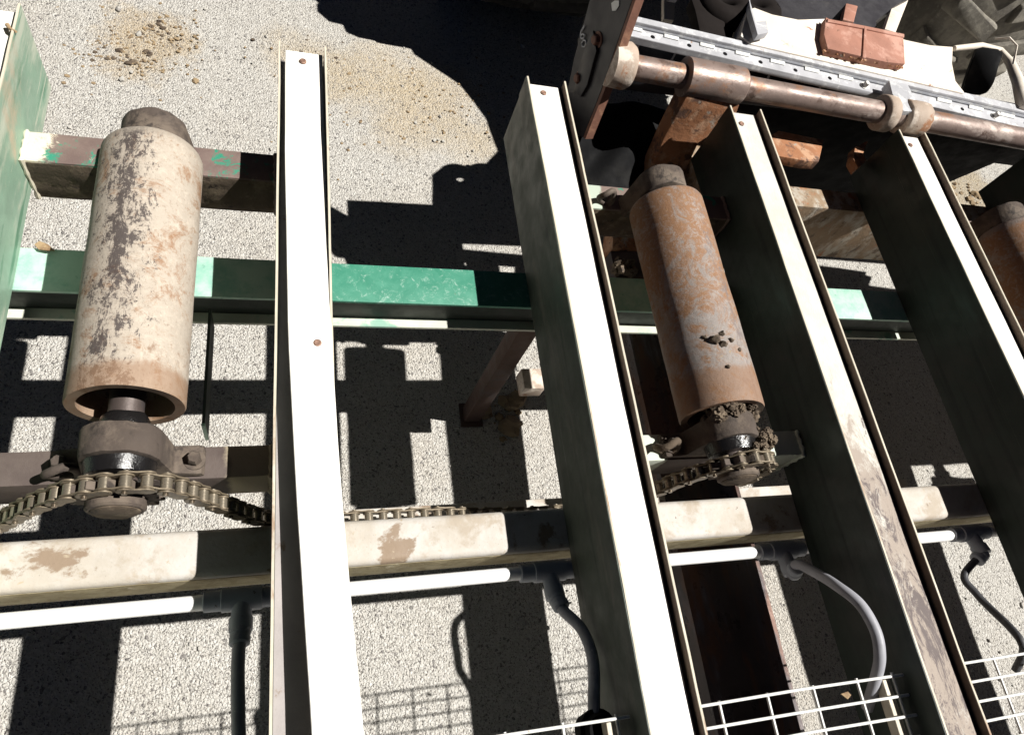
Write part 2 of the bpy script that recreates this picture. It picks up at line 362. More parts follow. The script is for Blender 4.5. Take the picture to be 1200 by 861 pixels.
mb = MB()
for i in range(2600):
    x = random.uniform(-1.6, 3.4); y = random.uniform(-.6, 3.4); r = random.choice((.0025, .003, .0035, .004, .004, .006, .009 if i % 4 == 0 else .003))
    mb.blob((x, y, -H + r * .5), r, .5, 1, (1, 1.2, .75))
o = mb.build('loose_stones', M['stone']); tag(o, 'small loose stones scattered over the grey gravel yard', 'stones', kind='stuff')
mb = MB()
def clods(u, v, n, sx, sy, rmax):
    p = at(u, v, -H)
    for i in range(n):
        r = rmax * random.random() ** 2.5 + .003
        mb.blob((p.x + random.gauss(0, sx), p.y + random.gauss(0, sy), -H + r * .3), r, .6, 1 if r < .008 else 2, (1.2, 1, .7))
clods(150, 55, 80, .07, .07, .003); clods(205, 42, 60, .06, .06, .0035); clods(160, 72, 40, .1, .06, .003); clods(470, 110, 130, .25, .14, .0035)

clods(1130, 225, 60, .12, .1, .016); clods(590, 495, 14, .04, .04, .03); clods(60, 60, 20, .3, .2, .008)
o = mb.build('dirt_clods', M['clod']); tag(o, 'crumbled brown dirt clods lying in patches on the gravel', 'dirt', kind='stuff')

mb = MB()
for u, v, n, sx, sy, rm in ((150, 66, 13, .035, .03, .009), (192, 38, 12, .02, .03, .009), (112, 66, 5, .03, .015, .008), (380, 60, 14, .12, .05, .006)):
    p = at(u, v, -H)
    for i in range(n):
        r = rm * random.uniform(.3, 1); mb.blob((p.x + random.gauss(0, sx), p.y + random.gauss(0, sy), -H + r * .3), r, .6, 2, (1.3, 1, .6))
o = mb.build('bark_bits', M['soil']); tag(o, 'dark bark bits lying in the sandy dirt stain on the gravel', 'bark', kind='stuff')

# ------------------------------------------------------------------ the deck beams
TOP, BOT, FAR, NEAR = -1.0, -1.185, 1.172, -1.15
ys = [FAR - (FAR - NEAR) * i / 46 for i in range(47)]
def jit(y, k, a): return a * noise.noise(Vector((y * 5.3, k * 7.7, 1.1))) + a * .5 * noise.noise(Vector((y * 23, k * 3.1, 4.1)))
def beam(x0, x1, k, label, faceL, faceR, platemat, lipmat):
    b = thing('steel_beam', label, 'steel beam', (x0, NEAR, BOT), 'parallel deck beams')
    tk = .0042
    dip = lambda y: (.022 * min(1, max(0, (.95 - y) / .55)) if k == 1 else 0)
    MB().strip([(y, x0 + jit(y, k, .0006), x0 + tk + jit(y, k, .0006), BOT, TOP + jit(y, k + .5, .0012)) for y in ys]).build('flange', faceL, b, .0012, 1)
    MB().strip([(y, x1 - tk + jit(y, k + 2, .001), x1 + jit(y, k + 2, .001), BOT, TOP + .001 - dip(y) + jit(y, k + 3, .0012)) for y in ys]).build('flange', faceR, b, .0012, 1)
    if k != 1:
        MB().strip([(y, x0 + tk - .0003, x1 - tk + .0003, -1.024, -1.0185) for y in ys[::6] + [NEAR]]).build('web', lipmat, b)
        pl = MB().strip([(y, x0 + tk + .002 + jit(y, k + 6, .0008), x1 - tk - .0065 + jit(y, k + 8, .0012), -1.0178, -1.0145 + jit(y, k + 9, .0006)) for y in [FAR - .004] + ys[1:]]).build('wear_plate', platemat, b, .001, 1)
    else:
        web = MB().strip([(y, x0 + tk - .0003, x1 - tk + .0003, -1.052, -1.046) for y in ys[::6] + [NEAR]]).build('web', M['webpale'], b)
        st = []
        for y in [FAR - .004] + ys[1:]:
            def lin(tab):
                for (ya, a), (yb, bb) in zip(tab, tab[1:]):
                    if y >= yb: return bb + (a - bb) * (y - yb) / (ya - yb)
                return tab[-1][1]
            xl = lin([(1.2, -.0045), (.9, -.003), (.55, .003), (.28, .0155), (-.03, .034), (-1.2, .10)])
            xr = lin([(1.2, .0655), (.69, .0675), (.45, .0715), (.28, .078), (-.03, .096), (-1.2, .17)])
            zt = lin([(1.2, -1.0145), (.6, -1.013), (.28, -1.006), (-.03, -.994), (-1.2, -.94)])
            st.append((y, xl + jit(y, 4, .0008), xr + jit(y, 5, .0008), zt - .004, zt))
        pl = MB().strip(st).build('wear_plate', platemat, b, .001, 1)
    # rubbed bright strips along the tops of the flanges
    MB().strip([(y, x0 + .0003 + jit(y, k, .0006), x0 + tk - .0003 + jit(y, k, .0006), TOP - .002, TOP + .0011 + jit(y, k + .5, .0012)) for y in ys]).build('edge_strip', M['edge'], b)
    MB().strip([(y, x1 - tk + .0003 + jit(y, k + 2, .001), x1 - .0003 + jit(y, k + 2, .001), TOP - .002 - dip(y), TOP + .0021 - dip(y) + jit(y, k + 3, .0012)) for y in ys]).build('edge_strip', M['edge'], b)
    if k:
        for (u, v) in BOLTS.get(k, []):
            p = at(u, v, -1.0135 if k != 1 else -1.0125)
            MB().lathe((p.x, p.y, p.z - .001), (0, 0, 1), [(0, .0068), (.0022, .0065), (.0032, .0045), (.0026, .002)], 16).build('bolt', M['bolt'], b)
    return b
M['webpale'] = worn('pale_web_paint', (.38, .345, .33), [((.2, .14, .1), 20, .6, .66)], .6)
BOLTS = {1: [(355, 72), (372, 402)], 2: [(637, 109)], 3: [(869, 145)], 4: [(1067, 170), ]}
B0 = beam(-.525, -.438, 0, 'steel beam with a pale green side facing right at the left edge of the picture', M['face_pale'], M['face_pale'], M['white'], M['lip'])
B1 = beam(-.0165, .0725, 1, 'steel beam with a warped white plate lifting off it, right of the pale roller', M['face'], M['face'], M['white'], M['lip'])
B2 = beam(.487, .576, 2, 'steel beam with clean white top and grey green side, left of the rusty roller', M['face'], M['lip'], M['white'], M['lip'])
B3 = beam(.995, 1.083, 3, 'steel beam whose off white top is scraped and muddy, right of the rusty roller', M['face_shaded'], M['lip'], M['white_worn'], M['lip'])
B4 = beam(1.506, 1.596, 4, 'steel beam with white top and green side coloured for shade, rightmost one in view', M['face_shaded'], M['lip'], M['white'], M['lip'])
# the next beam of the deck, just outside the picture, shades the gravel at the right
B5 = beam(1.995, 2.083, 0, 'steel beam beyond the last roller just past the right edge', M['face_shaded'], M['lip'], M['white'], M['lip'])
beam(2.485, 2.573, 0, 'steel beam outside the picture, second past the right edge', M['face_shaded'], M['lip'], M['white'], M['lip'])
beam(2.995, 3.083, 0, 'steel beam outside the picture, third past the right edge', M['face_shaded'], M['lip'], M['white'], M['lip'])
# seam line on the left side of the two wide faces
for b, x0 in ((B2, .487), (B3, .995), (B4, 1.506)):
    MB().strip([(y, x0 - .0022, x0 + .001, TOP - .052, TOP + .0004) for y in ys]).build('cover_strip', M['face'] if b is B2 else M['face_shaded'], b, .0008, 1)

# ------------------------------------------------------------------ cross tubes and legs
def rbox(x0, x1, y0, y1, z0, z1): return MB().box(x0, x1, y0, y1, z0, z1)
def longtube(y0, y1, z0, z1, x0, x1, n=40):
    rings = []
    for i in range(n + 1):
        x = x0 + (x1 - x0) * i / n; a = .0012 * noise.noise(Vector((x * 6, y0, 3)))
        rings.append([(x, y0, z0 + a), (x, y1, z0 + a), (x, y1, z1 + a), (x, y0, z1 + a)])
    return MB().loft(rings)
g = thing('green_cross_channel', 'green painted cross channel running under the beams behind both rollers', 'cross channel', (0, .75, -1.27))
longtube(.711, .797, -1.1945, -1.1865, -.9, 3.2).build('top_flange', M['green'], g, .002, 2)
longtube(.7225, .730, -1.267, -1.194, -.9, 3.2).build('web', M['face_shaded'], g)  # web colour carries the shade under the top flange
longtube(.7015, .797, -1.274, -1.2665, -.9, 3.2).build('lower_flange', M['green_edge'], g, .001, 1)
w = thing('white_cross_tube', 'cream white cross tube with rounded corners running below the sprockets', 'cross tube', (0, .25, -1.31))
longtube(.212, .287, -1.305, -1.1865, -.9, 3.2).build('tube', M['cream'], w, .014, 4)
def short(y0, y1, z0, z1, x0, x1, label, mat, bev=.004):
    o = longtube(y0, y1, z0, z1, x0, x1, 14).build('short_cross_tube', mat, None, bev, 2, rough=.0008)
    for xe, sg in ((x0, 1), (x1, -1)):
        pts = [(xe + sg * .003, y0 - .001, z0 + (z1 - z0) * i / 10) for i in range(10)] + [(xe + sg * .003, y0 + (y1 - y0) * i / 10, z1 + .001) for i in range(11)]
        MB().tube(pts, [.0042 + .0014 * math.sin(i * 2.1) for i in range(21)], 8).build('weld_bead', mat, o, 0, rough=.0016, rfreq=90)
    return tag(o, label, 'cross tube', 'short cross tubes carrying the roller bearings')
tubeA = short(.926, .992, -1.212, -1.112, -.4375, -.017, 'short brown cross tube with white and green flakes behind the pale roller', M['tube_brown'])
tubeB = short(.926, .992, -1.212, -1.112, .5765, .9945, 'short brown cross tube with mint paint behind the rusty roller', M['tube_brown'])
o = longtube(1.052, 1.12, -1.40, -1.1865, 1.0, 3.2, 30).build('rear_cross_beam', M['mudrust'], None, .005, 2, rough=.0012)
rbox(1.0, 1.078, 1.1195, 1.25, -1.26, -1.19).build('shade_block', M['mudrust'], o, .003)  # hidden block added to keep sun off a strip of gravel
tag(o, 'heavy rear cross beam caked in rust and mud under the right beam ends', 'cross beam')
short(.926, .992, -1.212, -1.112, 1.5965, 2.0115, 'short cross tube behind the roller at the right edge', M['tube_brown'])
short(.345, .397, -1.203, -1.112, -.4375, -.017, 'short rusty brown cross tube under the bearing of the pale roller', M['tube_rust'])
short(.345, .397, -1.203, -1.112, .5765, .9945, 'short cross tube with flaking mint paint under the muddy bearing', M['tube_rust'])
short(.345, .397, -1.203, -1.112, 1.5965, 2.0115, 'short cross tube in front of the roller at the right edge', M['tube_rust'])
def face_dirt(name, x0, x1, y, z0, z1, mat, parent, amp=.004, n=60):
    rings = []
    for i in range(n + 1):
        x = x0 + (x1 - x0) * i / n; r_ = []
        for j in range(11):
            z = z0 + (z1 - z0) * j / 10
            e = min(j, 10 - j, 2) / 2
            r_.append((x, y - .0006 - e * (.0008 + amp * abs(noise.noise(Vector((x * 26, z * 26, y * 9)))) + amp * .5 * abs(noise.noise(Vector((x * 80, z * 80, 2))))), z))
        rings.append(r_ + [(x, y + .002, z1), (x, y + .002, z0)])
    return MB().loft(rings).build(name, mat, parent)
face_dirt('mud_cake', -.43, -.018, .926, -1.208, -1.1165, M['soil'], tubeA)
face_dirt('mud_cake', .578, .994, .926, -1.208, -1.1165, M['soil'], tubeB)
face_dirt('dirt_film', -.9, 3.2, .212, -1.289, -1.203, M['olive'], w, .0022, 420)
# plate hanging off the channel beside the pale roller
p = thing('hanger_plate', 'dark hanging plate with a thin green edge beside the pale roller', 'plate', (-.13, .6, -1.28))
rbox(-.136, -.131, .475, .7, -1.285, -1.215).build('plate', M['face_shaded'], p)
rbox(-.1365, -.1305, .4705, .475, -1.286, -1.214).build('edge', M['green'], p)
leg_lab = ['brown steel leg under the left pale green beam', 'brown steel leg under the beam with the warped white plate',
           'brown steel leg in shade under the beam left of the rusty roller', 'brown steel leg under the beam with the scraped top', 'brown steel leg under the rightmost beam in view']
L = thing('support_post', leg_lab[2], 'leg', (.531, .754, -H))
rbox(.531 - .024, .531 + .024, .728, .776, -H + .0105, -1.2735)  .build('column', M['leg'], L, .004)
rbox(.531 - .034, .531 + .034, .715, .79, -H + .002, -H + .010).build('base_plate', M['leg'], L, .002)
MB().prism([(.566, .665, -1.50), (.622, .665, -1.50), (.622, .72, -1.50), (.565, .72, -1.50)], (0, 0, -.05)).build('foot_bracket', M['castrust'], L, .003)

# ------------------------------------------------------------------ rollers with shafts, bearings, sprockets
ZC = -1.04
def make_roller(xc, label, mat, muddy, spr, y0=.447, y1=.897):
    R = thing('conveyor_roller', label, 'roller', (xc, .45, ZC), 'rollers between the beams')
    n = 56; r = .0785
    prof = [(y0, r - .0015)] + [(y0 + .003, r)] + [(y0 + (y1 - y0) * i / 24, r) for i in range(1, 23)] + [(y1 - .008, r), (y1 - .003, r - .002), (y1, r - .006), (y1, .062), (y1 - .03, .062), (y1 - .03, .02), (y0 + .1, .02), (y0 + .1, .0625), (y0 + .001, .0635)]
    m = MB().lathe((xc, 0, ZC), (0, 1, 0), prof, n, True)
    m.build('shell', mat, R, 0, rough=.0012, rfreq=14)
    MB().lathe((xc, 0, ZC), (0, 1, 0), [(.2795, .0225), (.281, .0235), (.947, .0235), (.949, .0225)], 28).build('axle', M['shaft'], R)
    MB().lathe((xc, 0, ZC), (0, 1, 0), [(.399, .030), (.401, .0325), (.413, .0325), (.418, .029)], 28).build('collar', M['grease'], R, 0, rough=.002, rfreq=60)
    for ya, yb in ((.348, .394), (.904, .956)):
        pts = []; near = ya < .5; rb = .052 if near else .053; fw = .100 if near else .064
        for k in range(25):
            a = math.pi * k / 24; pts.append((xc + rb * math.cos(a), ya, ZC + .004 + rb * math.sin(a)))
        pts += [(xc - rb - .008, ya, ZC - .052), (xc - fw, ya, ZC - .057), (xc - fw - .003, ya, -1.1115), (xc + fw + .003, ya, -1.1115), (xc + fw, ya, ZC - .057), (xc + rb + .008, ya, ZC - .052)]
        hb = MB().prism(pts, (0, yb - ya, 0)).build('bearing_housing', M['housing'], R, .006, 2, rough=.0022, rfreq=55)
        for s in ((-1, 1) if near else ()):
            MB().hexbolt((xc + s * .088, (ya + yb) / 2 - .002, ZC - .0565), (0, 0, 1), .0105, .016).build('bolt', M['housing'], hb)
        if ya < .5:
            MB().lathe((xc, 0, ZC), (0, 1, 0), [(.326, .030), (.328, .044), (.349, .047)], 30).build('seal', M['grease'], hb, 0, rough=.0025, rfreq=55)
    if spr:
        m = MB(); N = 14; ring0 = []; 
        for k in range(N * 4):
            a = 2 * math.pi * k / (N * 4); rr = (.0475, .0535, .0605, .0535)[k % 4]; ring0.append((xc + rr * math.cos(a), .298, ZC + rr * math.sin(a)))
        m.prism(ring0, (0, .012, 0)); m.build('sprocket', M['housing'], R, .001, 1)
        MB().lathe((xc, 0, ZC), (0, 1, 0), [(.282, .034), (.285, .0375), (.2985, .0375)], 32).build('hub', M['housing'], R, 0, rough=.001, rfreq=50)
        MB().lathe((xc, 0, ZC), (0, 1, 0), [(.278, .026), (.2805, .031), (.2835, .031)], 28).build('grease_cap', M['soil'], R, 0, rough=.002, rfreq=70)
    if muddy:
        m = MB()
        for i in range(110):
            a = random.uniform(.1, 3.0); rr = random.uniform(.03, .058)
            m.blob((xc + rr * math.cos(a), random.uniform(.385, .44), ZC + rr * math.sin(a)), .004 + .010 * random.random() ** 2, .55, 3, (1, 1, 1), 1.8)
        for i in range(60):
            m.blob((xc + random.uniform(-.01, .065), random.uniform(.325, .36), ZC + random.uniform(-.01, .045)), random.uniform(.003, .009), .55, 3, (1, 1, 1), 1.8)
        m.build('mud_cake', M['soil'], R)
        for u, v, rr in ((838, 398, .010), (848, 403, .007), (857, 399, .005), (846, 391, .005), (826, 395, .004), (866, 410, .004), (853, 430, .004)):
            q = ray(u, v); 
            # where the sight line meets the shell
            A = q.x ** 2 + q.z ** 2; Bq = -2 * (q.x * xc + q.z * ZC); Cq = xc * xc + ZC * ZC - r * r
            D = Bq * Bq - 4 * A * Cq
            if D > 0:
                tt = (-Bq - math.sqrt(D)) / (2 * A); MB().blob(q * tt, rr, .6, 2).build('mud_spot', M['soil'], R)
    return R
make_roller(-.217, 'pale worn roller with dark scuffs, chain over its sprocket, at the left', M['roller_a'], False, True, .434, .895)
make_roller(.772, 'rusty orange roller with a mud caked front bearing, between two beams', M['roller_b'], True, True, .404, .884)
o = rbox(2.60, 2.97, .44, 1.04, -1.03, -1.022).build('shade_sheet', M['darksteel']); tag(o, 'added flat sheet outside the picture that shades the gravel, past the right edge', 'shade sheet')  # unseen sheet added to block the sun in the right gap
make_roller(2.79, 'rusty roller outside the picture, past the right edge', M['roller_b'], False, False)
make_roller(1.783, 'rusty roller partly cut off at the right edge of the picture', M['roller_b'], False, False)
# eye hook beside the left bearing
m = MB(); m.tube([(-.298 + .02 * math.cos(a), .352 + .004 * math.sin(2 * a), -1.086 + .024 * math.sin(a)) for a in [math.pi * k / 10 - 1.2 for k in range(17)]], .0065, 10)
tag(m.build('eye_hook', M['housing']), 'dirty bent hook lying beside the left bearing', 'hook')
m = MB(); m.tube([(.672 + .02 * math.cos(a), .362 + .006 * math.sin(2 * a), -1.086 + .022 * math.sin(a)) for a in [math.pi * k / 10 - .9 for k in range(19)]], .007, 10)
tag(m.build('eye_hook', M['soil']), 'mud covered bent hook left of the muddy bearing', 'hook')
m = MB(); m.tube([(.668 + .016 * math.cos(a), .94 + .005 * math.sin(2 * a), -1.09 + .02 * math.sin(a)) for a in [math.pi * k / 10 - .9 for k in range(19)]], .0065, 10)
tag(m.build('eye_hook', M['housing']), 'dark bent hook behind the rusty roller on the mint tube', 'hook')

# ------------------------------------------------------------------ drive chain
def catmull(P, n=16):
    P = [Vector(p) for p in P]; Q = [P[0] * 2 - P[1]] + P + [P[-1] * 2 - P[-2]]; out = []
    for i in range(1, len(Q) - 2):
        a, b, c, d = Q[i - 1:i + 3]
        for k in range(n):
            t_ = k / n; out.append(.5 * ((2 * b) + (c - a) * t_ + (2 * a - 5 * b + 4 * c - d) * t_ ** 2 + (3 * b - a - 3 * c + d) * t_ ** 3))
    out.append(P[-1]); return out
def resample(pts, step):
    out = [pts[0]]; acc = 0
    for a, b in zip(pts, pts[1:]):
        L = (b - a).length; d = step - acc
        while d <= L:
            out.append(a + (b - a) * d / L); d += step
        acc = L - (d - step)
    return out
YC = .304; PITCH = .0254
path = [(-.72, -1.275), (-.52, -1.255), (-.44, -1.205), (-.383, -1.146), (-.333, -1.078), (-.280, -1.020), (-.25, -.998), (-.205, -.983), (-.163, -.990), (-.132, -1.026), (-.092, -1.105), (-.05, -1.185), (.0, -1.240), (.10, -1.252), (.27, -1.262), (.36, -1.285), (.50, -1.30), (.60, -1.27), (.665, -1.19), (.692, -1.09), (.725, -1.032), (.757, -.996), (.79, -.986), (.822, -1.005), (.835, -1.04), (.840, -1.085), (.842, -1.14)]
def link_plate(outer, sgn):
    d = .0118 if outer else .0088; tk = .0022; hh = .0105; pts = []
    for k in range(9):
        a = math.pi / 2 + math.pi * k / 8; pts.append((hh * math.cos(a), hh * math.sin(a)))
    pts += [(PITCH / 2, -hh * .72)]
    for k in range(9):
        a = -math.pi / 2 + math.pi * k / 8; pts.append((PITCH + hh * math.cos(a), hh * math.sin(a)))
    pts += [(PITCH / 2, hh * .72)]
    return MB().prism([(a, sgn * d - tk / 2, c_) for a, c_ in pts], (0, tk, 0))
def local(o):
    for v in o.data.vertices: v.co.z -= H
    if '_o' in o: del o['_o']
    COL.objects.unlink(o); return o
def chain_thing(name, pts2, label):
    pts = resample(catmull([Vector((a, YC, b)) for a, b in pts2]), PITCH)
    T = thing(name, label, 'chain', pts[0])
    protos = {}
    for i in range(len(pts) - 1):
        a, b = pts[i], pts[i + 1]; outer = i % 2
        if outer not in protos:
            pr = [(-.0162, .0036), (-.0078, .0036), (-.0078, .0076), (.0078, .0076), (.0078, .0036), (.0162, .0036)] if outer else [(-.0078, .0076), (.0078, .0076)]
            protos[outer] = [local(MB().lathe((0, 0, 0), (0, 1, 0), pr, 14).build('chain_link', M['chain_roller']))] + [local(link_plate(outer, sg).build('link_plate', M['chain'])) for sg in (-1, 1)]
        o = protos[outer][0].copy(); COL.objects.link(o); o.parent = T
        d = (b - a).normalized(); o.location = a - pts[0]
        o.rotation_euler = (0, -math.atan2(d.z, d.x), 0)
        for pr in protos[outer][1:]:
            q = pr.copy(); COL.objects.link(q); q.parent = o
    return T
chain_thing('drive_chain', path, 'oily brown roller chain running over both sprockets and under the beams')

cg = MB().strip([(.322, -.012, 1.49, -1.356, -1.35), (.346, -.012, 1.49, -1.356, -1.35)]).build('chain_guide', M['cream'], None, .001, 1)
tag(cg, 'narrow cream flat bar lying below the drive chain', 'chain guide')
# ------------------------------------------------------------------ pipe, tees, hoses
ZP, YP = -1.201, .177
P_ = thing('water_pipe', 'white plastic pipe with grey tees running under the beams', 'pipe', (0, YP, ZP))
MB().tube([(x, YP + .001 * math.sin(x * 3), ZP) for x in [-.9 + .1 * i for i in range(33)]], .0117, 18).build('pipe', M['pipe'], P_)
TX = (-.062, .448, .945, 1.447)
for x in TX:
    m = MB(); m.lathe((x, YP, ZP), (1, 0, 0), [(-.055, .0135), (-.054, .0155), (-.03, .0155), (-.029, .018), (.029, .018), (.03, .0155), (.05, .0155)], 20)
    m.lathe((x, YP, ZP), (0, -.96, .28), [(0, .015), (.03, .015), (.031, .0175), (.05, .0175)], 18)
    m.build('tee_fitting', M['fitting'], P_)
M['hose_shade'] = worn('dark_rubber', (.06, .06, .065), [((.12, .12, .12), 20, .5, .65)], .5, bump=.1)  # shaded copy of the hose rubber, darkness put into the colour
HL = ['grey rubber hose hanging straight from the tee left of the warped plate beam',
      'grey rubber hose curving down from the tee between the middle beams',
      'grey rubber hose bowed into a sunlit arc beside the scraped beam',
      'thin rubber hose with a shaded colour hanging from the tee in the right gap']
HP = [[(-.062, .13, -1.185), (-.063, .08, -1.165), (-.060, .02, -1.15), (-.056, -.06, -1.14), (-.056, -.2, -1.14)],
      [(.448, .13, -1.185), (.452, .105, -1.168), (.468, .07, -1.14), (.468, .02, -1.115), (.450, -.05, -1.10), (.445, -.12, -1.10)],
      [(.945, .13, -1.185), at(935, 661, -1.155), at(958, 672, -1.115), at(982, 687, -1.066), at(1008, 708, -1.036), at(1026, 739, -1.028), at(1031, 768, -1.034), at(1027, 792, -1.058), at(1016, 830, -1.10)],
      [(1.447, .13, -1.19), at(1130, 674, -1.2), at(1143, 694, -1.19), at(1160, 712, -1.17), at(1180, 731, -1.13), at(1196, 750, -1.10), at(1199, 765, -1.11), at(1190, 785, -1.14)]]
for lab, pts in zip(HL, HP):
    T = thing('rubber_hose', lab, 'hose', pts[0], 'hoses fed from the tees')
    MB().tube(catmull(pts, 8), .0075 if pts is HP[3] else .0096, 16).build('hose', M['hose_shade'] if pts is HP[3] else M['hose'], T)
    a, b = Vector(pts[0]), Vector(pts[1]); d = (b - a).normalized()
    MB().lathe(a - d * .004, d, [(0, .0145), (.004, .0155), (.011, .0155), (.012, .0145), (.016, .0145), (.017, .0155), (.026, .015), (.028, .0125)], 18).build('coupling', M['fitting'], T)
tag(MB().lathe((.45, -.075, -1.105), (0, 0, 1), [(-.03, .02), (-.028, .024), (.0, .024), (.002, .03), (.012, .03), (.014, .024), (.03, .022)], 18).build('valve_body', M['black']), 'small black valve under the wire grate of the middle gap', 'valve')

# ------------------------------------------------------------------ wire grates
GL = {0: 'wire mesh grate showing only a corner in the gap left of the rusty roller',
      1: 'wire mesh grate with square openings in the gap below the rusty roller',
      2: 'wire mesh grate in the gap between the two right beams'}
def grate(x0, x1, xs, lab, ytop, tilt):
    T = thing('wire_grate', lab, 'grate', ((x0 + x1) / 2, -.3, -1.05), 'wire grates between the beams')
    m = MB(); i = 0; y = ytop
    while y > -.62:
        e = random.uniform(-.004, .004)
        m.tube([(x0 + e, y + tilt * 0, -1.045), ((x0 + x1) / 2, y + random.uniform(-.001, .001), -1.0455), (x1 + random.uniform(-.004, .003), y - .003, -1.045)], .0023, 8); y -= .0305
    m.build('cross_wires', M['wire'], T)
    m = MB()
    for x in xs: m.tube([(x, ytop + .003, -1.0497), (x + random.uniform(-.002, .002), -.3, -1.0497), (x, -.63, -1.0497)], .0024, 8)
    m.build('long_wires', M['wire'], T)
    rbox(x1 - .036, x1 - .02, -.63, ytop - .006, -1.072, -1.0525).build('support_bar', M['edge'], T, .001, 1)
    return T
grate(.078, .482, [.12, .205, .292, .378, .462], GL[0], -.058, 0)
grate(.58, .99, [.636, .724, .812, .900, .975], GL[1], -.063, 0)
grate(1.088, 1.5, [1.12, 1.205, 1.292, 1.38, 1.468], GL[2], -.064, 0)

# ------------------------------------------------------------------ bits lying about
m = MB(); a = at(38, 291, -1.184); m.prism([a + Vector(p) for p in ((.004, .004, .004), (.012, .008, .009), (.026, .002, .010), (.036, -.006, .004), (.026, -.009, .007), (.012, -.006, .004))], (0, 0, .0025))
tag(m.build('dry_leaf', M['wood']), 'curled dry brown leaf lying on the green channel', 'leaf')
m = MB(); a = at(10, 38, -1.01); m.tube([a + Vector((-.002, .012, .004)), a + Vector((.004, 0, .008)), a + Vector((.016, -.01, .012))], [.004, .003, .002], 7)
tag(m.build('twig', M['wood']), 'short twig caught on the left beam top', 'twig')
m = MB(); a = at(990, 815, -1.04); m.prism([a + Vector(p) for p in ((-.008, .004, 0), (.004, .006, .003), (.009, 0, .002), (.002, -.005, 0))], (0, 0, .0025))
tag(m.build('wood_chip', M['wood']), 'small pale wood chip lying on the wire grate', 'wood chip')

# ------------------------------------------------------------------ fork carriage of the loader behind the deck
ZS = -1.0
C = thing('fork_carriage', 'rusty steel fork carriage with a cross shaft standing behind the beam ends', 'fork carriage', (1.4, 1.35, -H))
sA = at(735, 78, ZS); sB = at(1200, 163, ZS); sd = (sB - sA).normalized()
def onshaft(u):
    # point on the shaft axis seen in column u
    lo, hi = -1.0, 4.0
    for _ in range(40):
        md = (lo + hi) / 2; q = sA + sd * md
        uu = 600 + F * (q.x * RX[0] + q.y * RY[0] + q.z * RZ[0]) / (q.x * RX[2] + q.y * RY[2] + q.z * RZ[2])
        if uu < u: lo = md
        else: hi = md
    return sA + sd * lo
sr = .0285
a = onshaft(728)
MB().lathe(a, sd, [(0, sr), (2.5, sr)], 40).build('shaft', M['polish'], C, 0, rough=.0006, rfreq=9)
a = onshaft(800); b = onshaft(868)
MB().lathe(a, sd, [(0, sr + .006), (.003, sr + .0165), ((b - a).length - .006, sr + .0165), ((b - a).length, sr + .010)], 40).build('hinge_sleeve', M['polish'], C, 0, rough=.001, rfreq=30)
a = onshaft(714); b = onshaft(738)
MB().lathe(a, sd, [(0, .050), ((b - a).length * .8, .052), ((b - a).length, .046)], 36).build('end_collar', M['castrust'], C)
# upright side plate at the left end, turned a little toward the deck
PN = Vector((-.976, -.215, .05)).normalized(); P0 = at(716, 72, ZS) + Vector((-.01, 0, 0))
def pl(u, v):
    d = ray(u, v); return d * (P0.dot(PN) / d.dot(PN))
TH = -PN * .022
def py(y, z): return Vector((P0.x - ((y - P0.y) * PN.y + (z - P0.z) * PN.z) / PN.x, y, z))
outl = [pl(683, 161), pl(666, 158), pl(660, 132), pl(672, 70), pl(691, 0), py(1.50, -.90), py(1.515, -.76), py(1.44, -.72), py(1.20, -.73), py(1.19, -.79), py(1.34, -.82), pl(741, 0), pl(727, 40), pl(705, 105)]  # upper outline above the view is shaped for its shadow on the gravel
SP = MB().prism(outl, TH).build('side_plate', M['darksteel'], C, .0015, 1)
MB().prism([pl(683.5, 161), pl(705.5, 105), pl(727.5, 40), pl(741.5, 0), pl(743, -6), pl(747, -6), pl(745, 0), pl(730.5, 41), pl(708.5, 106), pl(686, 163)], TH * .98).build('worn_edge', M['rustedge'], SP)
for u, v, r_ in ((701, 47, .0125), (680, 92, .0125)):
    MB().hexbolt(pl(u, v), PN, r_, .011).build('bolt', M['rustedge'], SP)
MB().prism([pl(u, v) + PN * .0008 for u, v in ((717, 4), (721, 1), (726, 1), (726, 7), (722, 13), (718, 13))], PN * .001).build('hole_light_patch', M['wire'], SP)  # pale patch standing in for light showing through a hole
MB().prism([pl(u, v) + PN * .001 for u, v in ((676, 108), (679, 88), (690, 52), (698, 36), (702, 60), (691, 100), (683, 114))], PN * .007).build('bolt_pad', M['darksteel'], SP, .002)
m = MB()
m.tube([pl(u, v) + PN * .003 for u, v in [(686.5, 30), (683, 36), (681, 41), (682.5, 45.5), (685.5, 45), (686.5, 41.5), (684, 40), (682, 42)]], .0017, 6)
m.tube([pl(u, v) + PN * .002 for u, v in [(684.5, 47.5), (682.5, 51), (683.5, 55), (686, 55), (688, 51), (687, 47.5), (684.5, 47.5)]], .0017, 6)
m.build('chalk_number', M['chalk'], SP)

def quadbar(pts, thick, z): # a bar whose top outline is measured on the level z
    return MB().prism([at(u, v, z) for u, v in pts], (0, 0, -thick))
XE = 1420
f2 = lambda u: 24.5 + (u - 735) * .2325
quads = lambda u0, u1, va, vb: [(u0, f2(u0) + va), (u1, f2(u1) + va), (u1, f2(u1) + vb), (u0, f2(u0) + vb)]
